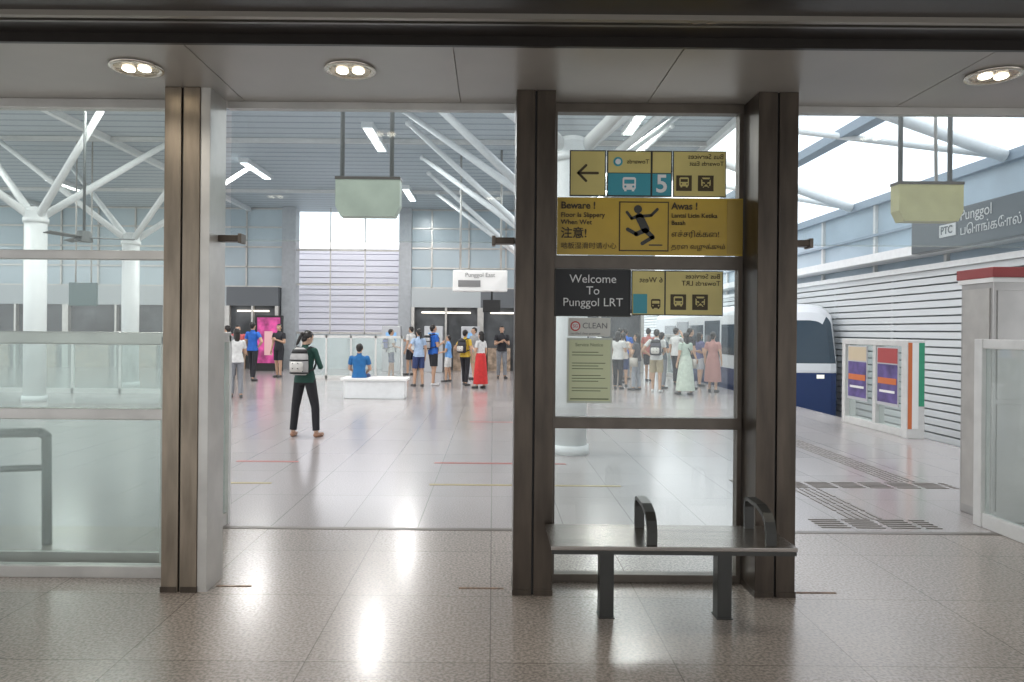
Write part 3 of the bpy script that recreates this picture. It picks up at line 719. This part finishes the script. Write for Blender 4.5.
# ------------------------------------------------------------------ right exterior
g=group('wall_right')
LW=mat('louvre_white',(0.68,0.71,0.72),0.5); LD=mat('louvre_backing_panel',(0.38,0.41,0.43),0.7)
CB=mat('canopy_blue_glass',(0.38,0.47,0.54),0.3,noise=0.15,nscale=0.6); BG=mat('beam_bluegrey',(0.28,0.34,0.40),0.5)
bm=bmesh.new(); z=-1.2
while z<2.95:
    add_box(bm,(9.60,9.74,2,52,z,z+0.135)); z+=0.17
new_mesh_obj('louvre_blades',bm,LW,g)
box('backing',(9.78,9.86,2,52,-1.25,3.02),LD,g)  # mid-grey sheet behind the louvre blades
boxes('posts',[(9.70,9.80,y-0.06,y+0.06,-1.25,3.1) for y in range(3,52,3)],LW,g)
box('cap',(9.5,9.9,2,52,3.02,3.14),WHITE,g)
box('glass_screen',(9.84,9.88,2,52,3.14,4.9),CB,g)
boxes('mullions',[(9.76,9.92,y-0.05,y+0.05,3.1,5.0) for y in range(4,52,3)],ALU_W,g)
boxes('top_beam',[(9.7,9.95,2,52,4.9,5.10),(9.72,9.92,2,52,4.1,4.16)],BG,g)
box('gutter',(9.2,9.8,2,52,3.35,3.55),WHITE,g)
g=group('track_canopy_brace')
for y in (8,14,20,26):
    bm=bmesh.new(); frus(bm,(9.65,y,5.0),(5.6,y,6.4),0.12,0.12); frus(bm,(9.65,y,5.0),(5.6,y+3,6.4),0.07,0.07)
    new_mesh_obj('brace_%d'%y,bm,WHITE,g,True)
boxes('canopy_glazing_bar',[(7.3,7.6,2,30,5.75,5.95)],BG,g)

def train():
    g=group('light_rail_train')
    TW=mat('train_white',(0.72,0.75,0.78),0.25); TB=mat('train_blue',(0.02,0.045,0.14),0.25); TG=mat('train_glass',(0.05,0.075,0.10),0.10)
    cx,hw,zb,zt=8.22,1.2,-0.75,2.42
    def section(sc,y,rake):
        pts=[]; n=8; r=0.45
        def add(x,z):
            zz=zb+(z-zb)*(0.5+0.5*sc) if z>0.8 else z
            pts.append((cx+(x-cx)*sc,y+max(0,zz-0.7)*rake,zz))
        for z in [zb,-0.4,0.2,0.55,0.62,0.8,1.1,1.5,1.9]: add(cx-hw,z)
        for i in range(1,n): a=math.pi-math.pi/2*i/n; add(cx-hw+r+r*math.cos(a),zt-r+0.08+r*math.sin(a)*0.82)
        for k in range(1,10): add(cx-hw+r+(2*hw-2*r)*k/10,zt-r+0.08+r*0.82+0.02)
        for i in range(n-1,0,-1): a=math.pi/2*i/n; add(cx+hw-r+r*math.cos(a),zt-r+0.08+r*math.sin(a)*0.82)
        for z in [1.9,1.5,1.1,0.8,0.62,0.55,0.2,-0.4,zb]: add(cx+hw,z)
        return pts
    y0=19.8
    secs=[(0.70,y0,0.30),(0.84,y0+.08,0.28),(0.94,y0+.3,0.24),(0.985,y0+.65,0.15),(1,y0+1.1,0.05),(1,y0+2,0),(1,y0+4,0),(1,y0+7,0),(1,y0+10,0),(1,y0+12,0)]
    bm=bmesh.new(); rings=[]
    for sc,y,rk in secs: rings.append([bm.verts.new(p) for p in section(sc,y,rk)])
    for ri,(a,b) in enumerate(zip(rings,rings[1:])):
        for j in range(len(a)):
            k=(j+1)%len(a); f=bm.faces.new((a[j],b[j],b[k],a[k])); f.material_index=3 if ri<2 else 0
    f=rings[0]; N=len(f)
    for j in range(N//2-1):
        if j+1<N-2-j: bm.faces.new((f[j],f[j+1],f[N-2-j],f[N-1-j])).material_index=3
    bmesh.ops.recalc_face_normals(bm,faces=bm.faces)
    for fc in bm.faces:
        c=fc.calc_center_median()
        front=fc.material_index==3
        if c.z<0.56: fc.material_index=1
        elif front and 0.75<c.z<1.95 and abs(c.x-cx)<1.02: fc.material_index=2
        else: fc.material_index=0
    new_mesh_obj('body',bm,[TW,TB,TG],g,False)
    xs_=cx-hw
    boxes('side_windows',[(xs_-.015,xs_+.01,y0+a,y0+b,0.95,1.85) for a,b in ((1.6,2.9),(4.9,6.6),(8.6,10.4))],TG,g,0.004)
    boxes('doors',[(xs_-.02,xs_+.005,y0+a,y0+b,0.02,1.98) for a,b in ((3.1,4.7),(6.8,8.4))],TG,g,0.004)
    boxes('headlamps',[(7.57,7.77,y0-.01,y0+.05,0.40,0.5),(8.67,8.87,y0-.01,y0+.05,0.40,0.5)],mat('headlamp',(0.9,0.9,0.8),0.2,emit=0.5),g)
train()

# ------------------------------------------------------------------ far end of concourse
GB=mat('clerestory_glass',(0.42,0.50,0.54),0.25,noise=0.12,nscale=0.4)
GL=mat('clerestory_glass_light',(0.55,0.61,0.63),0.3)
g=group('wall_back')
boxes('glazing',[(-22,-8.5,30,30.06,3.3,6.49),(-3.3,6.5,30,30.06,3.3,6.49)],GB,g)
bm=bmesh.new()
for x in np.arange(-22,6.6,1.5):
    if x<-8.4 or x>-3.3: add_box(bm,(x-0.03,x+0.03,29.93,30.0,3.3,6.49))
for z in (3.3,4.1,4.9,5.7,6.45): add_box(bm,(-22,-8.5,29.93,30.0,z-0.03,z+0.03)); add_box(bm,(-3.3,6.5,29.93,30.0,z-0.03,z+0.03))
for x in (-6.6,-5.2): add_box(bm,(x-0.02,x+0.02,29.93,30,1.4,6.49))
for z in (1.45,3.4,4.8): add_box(bm,(-7.95,-3.8,29.93,30,z-0.04,z+0.04))
new_mesh_obj('mullions',bm,ALU,g)
boxes('pillars',[(-8.5,-7.95,29.7,30.3,0,6.49),(-3.8,-3.3,29.7,30.3,0,6.49)],mat('grey_pillar',(0.36,0.38,0.40),0.6,noise=0.08),g)
boxes('lower_frosted',[(-7.95,-3.8,30,30.04,0,1.4)],GL,g)
g=group('louvred_building_facade')
bm=bmesh.new(); z=0.2
while z<5.1: add_box(bm,(-12,-1,34,34.2,z,z+0.24)); z+=0.27
new_mesh_obj('slats',bm,mat('slat_lilac_white',(0.86,0.84,0.90),0.5),g)
box('backing',(-12,-1,34.3,34.5,-0.3,5.2),mat('slat_back',(0.66,0.62,0.76),0.7),g)
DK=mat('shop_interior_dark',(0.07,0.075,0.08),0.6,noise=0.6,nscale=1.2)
def shop(x0,x1,fc,y=29.4,lit=True):
    g=group('shop_front')
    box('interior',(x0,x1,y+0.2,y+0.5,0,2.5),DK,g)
    box('fascia',(x0,x1,y,y+0.5,2.5,3.25),fc,g)
    boxes('frame',[(x0,x0+0.12,y,y+0.3,0,2.5),(x1-0.12,x1,y,y+0.3,0,2.5),((x0+x1)/2-0.04,(x0+x1)/2+0.04,y,y+0.3,0,2.5)],ALU,g)
    boxes('shelves',[(x0+0.3,(x0+x1)/2-0.3,y+0.05,y+0.2,0,0.9),((x0+x1)/2+0.3,x1-0.4,y+0.05,y+0.2,0,1.0)],mat('shelf_warm',(0.40,0.30,0.22),0.6,noise=0.5,nscale=6),g)
    if lit: box('light',(x0+0.4,x1-0.4,y+0.1,y+0.2,2.27,2.33),mat('shop_light',(1,0.92,0.8),0.4,emit=1.6),g)
FB=mat('fascia_dark',(0.12,0.13,0.14),0.5); FC=mat('fascia_grey',(0.38,0.41,0.42),0.5)
shop(-21,-17,FC,lit=False); shop(-17,-13,FC,lit=False); shop(-13,-10.6,FC,lit=False); shop(-10.6,-8.55,FB); shop(-3.25,-0.5,FC); shop(-0.5,2.5,FB); shop(2.5,6,FC)
g=group('advertising_lightbox')
box('case',(-8.95,-7.95,27.9,28.1,0.0,2.1),BLACK,g,0.01)
box('face',(-8.88,-8.02,27.88,27.9,0.3,2.02),mat('poster_magenta',(0.50,0.06,0.24),0.4,emit=0.2,noise=0.7,nscale=3),g)
box('figure',(-8.6,-8.3,27.86,27.88,0.6,1.5),mat('poster_pink',(0.7,0.42,0.42),0.4,emit=0.1),g)
g=group('information_kiosk')
box('body',(-11.3,-10.3,26,26.6,0,1.1),FC,g,0.02); box('screen',(-11.2,-10.4,26.2,26.3,1.2,1.9),mat('kiosk_screen',(0.1,0.25,0.4),0.3,emit=0.4),g); box('stem',(-10.85,-10.75,26.22,26.28,1.1,1.2),BLACK,g)
g=group('overhead_direction_board')
box('board',(-10.9,-10.2,19,19.1,2.15,2.75),mat('board_teal_dark',(0.04,0.09,0.09),0.4),g,0.01)
tube('rod_1',[(-10.75,19.05,2.75),(-10.75,19.05,6.37)],0.02,ALU,g); tube('rod_2',[(-10.35,19.05,2.75),(-10.35,19.05,6.37)],0.02,ALU,g)
g=group('suspended_clock_sign')
box('case',(-1.1,0.38,20,20.25,2.66,3.24),SWHT,g,0.03)
box('display',(-0.95,-0.35,19.985,20.0,2.78,2.96),PGY,g)
text('route','Punggol East',(-0.36,19.98,3.1),0.16,PGY,g,align='CENTER')
tube('rod_1',[(-0.9,20.1,3.24),(-0.9,20.1,6.5)],0.03,ALU,g); tube('rod_2',[(0.2,20.1,3.24),(0.2,20.1,6.5)],0.03,ALU,g)
box('monitor',(-0.28,0.20,20.05,20.15,2.10,2.44),BLACK,g,0.01); tube('monitor_stem',[(-0.04,20.1,2.44),(-0.04,20.1,2.66)],0.025,BLACK,g)
g=group('glass_railing')
boxes('rails',[(-6.2,-2.9,24,24.06,1.32,1.40),(-6.2,-2.9,24,24.06,0.0,0.1)],ALU_W,g)
boxes('posts',[(x-0.03,x+0.03,24,24.06,0,1.4) for x in (-6.2,-5.4,-4.6,-3.8,-2.95)],ALU_W,g)
box('glass',(-6.2,-2.9,24.02,24.03,0.1,1.32),GLASS_B,g)
g=group('hall_balustrade')
boxes('rails',[(-16,-7.9,18,18.06,1.28,1.36),(-16,-7.9,18,18.06,0.0,0.12)],ALU_W,g)
boxes('posts',[(x-0.03,x+0.03,18,18.06,0,1.36) for x in np.arange(-16,-7.8,1.155)],ALU_W,g)
box('glass',(-16,-7.9,18.02,18.03,0.12,1.28),GLASS_B,g)
g=group('white_block_bench')
box('plinth',(-3.45,-2.05,17.15,17.75,0,0.42),WHITE,g,0.02); box('seat_slab',(-3.52,-1.98,17.08,17.82,0.42,0.48),SWHT,g,0.015)
for x in (-4.2,-2.6,-1.2,1.6):
    g=group('ticket_machine')
    box('body',(x,x+0.7,28,28.5,0,1.75),mat('machine_grey',(0.45,0.46,0.48),0.4),g,0.03)
    box('screen',(x+0.15,x+0.55,27.98,28.0,1.15,1.5),mat('machine_screen',(0.15,0.3,0.5),0.3,emit=0.6),g)
    box('tray',(x+0.15,x+0.55,27.97,28.0,0.75,0.95),BLACK,g)

for a,k in TEXTS: text_now(*a,**k)
# ------------------------------------------------------------------ re-origin the group empties
bpy.context.view_layer.update()
for e in GROUPS:
    mn=Vector((1e9,)*3); mx=Vector((-1e9,)*3)
    ch=list(e.children)
    for c in ch:
        if c.type=='MESH':
            for b in c.bound_box:
                for i in range(3): mn[i]=min(mn[i],b[i]); mx[i]=max(mx[i],b[i])
    if mn.x>1e8: continue
    c0=Vector(((mn.x+mx.x)/2,(mn.y+mx.y)/2,mn.z))
    e.location=c0
    for c in ch: c.location=c.location-c0

# ------------------------------------------------------------------ world
w=bpy.data.worlds.new('overcast_sky'); S.world=w; w.use_nodes=True
nt=w.node_tree; bg=nt.nodes['Background']
tc=nt.nodes.new('ShaderNodeTexCoord'); sp=nt.nodes.new('ShaderNodeSeparateXYZ'); nt.links.new(tc.outputs['Generated'],sp.inputs[0])
rp=nt.nodes.new('ShaderNodeValToRGB'); rp.color_ramp.elements[0].position=0.0; rp.color_ramp.elements[0].color=(0.60,0.62,0.64,1)
rp.color_ramp.elements[1].position=0.12; rp.color_ramp.elements[1].color=(0.94,0.96,1.0,1)
nt.links.new(sp.outputs['Z'],rp.inputs[0]); nt.links.new(rp.outputs[0],bg.inputs[0])
bg.inputs[1].default_value=1.95

# ------------------------------------------------------------------ camera
cam=bpy.data.cameras.new('camera'); co=bpy.data.objects.new('camera',cam); COL.objects.link(co)
cam.sensor_width=36; cam.lens=26.02; cam.shift_x=0.0186; cam.shift_y=-0.0107; cam.clip_end=300
co.matrix_world=Matrix.Translation((0,0,1.62))@Matrix.Rotation(math.pi/2,4,'X')@Matrix.Rotation(D(0.5),4,'Z')
S.camera=co
S.view_settings.view_transform='Standard'
S.view_settings.exposure=0.3
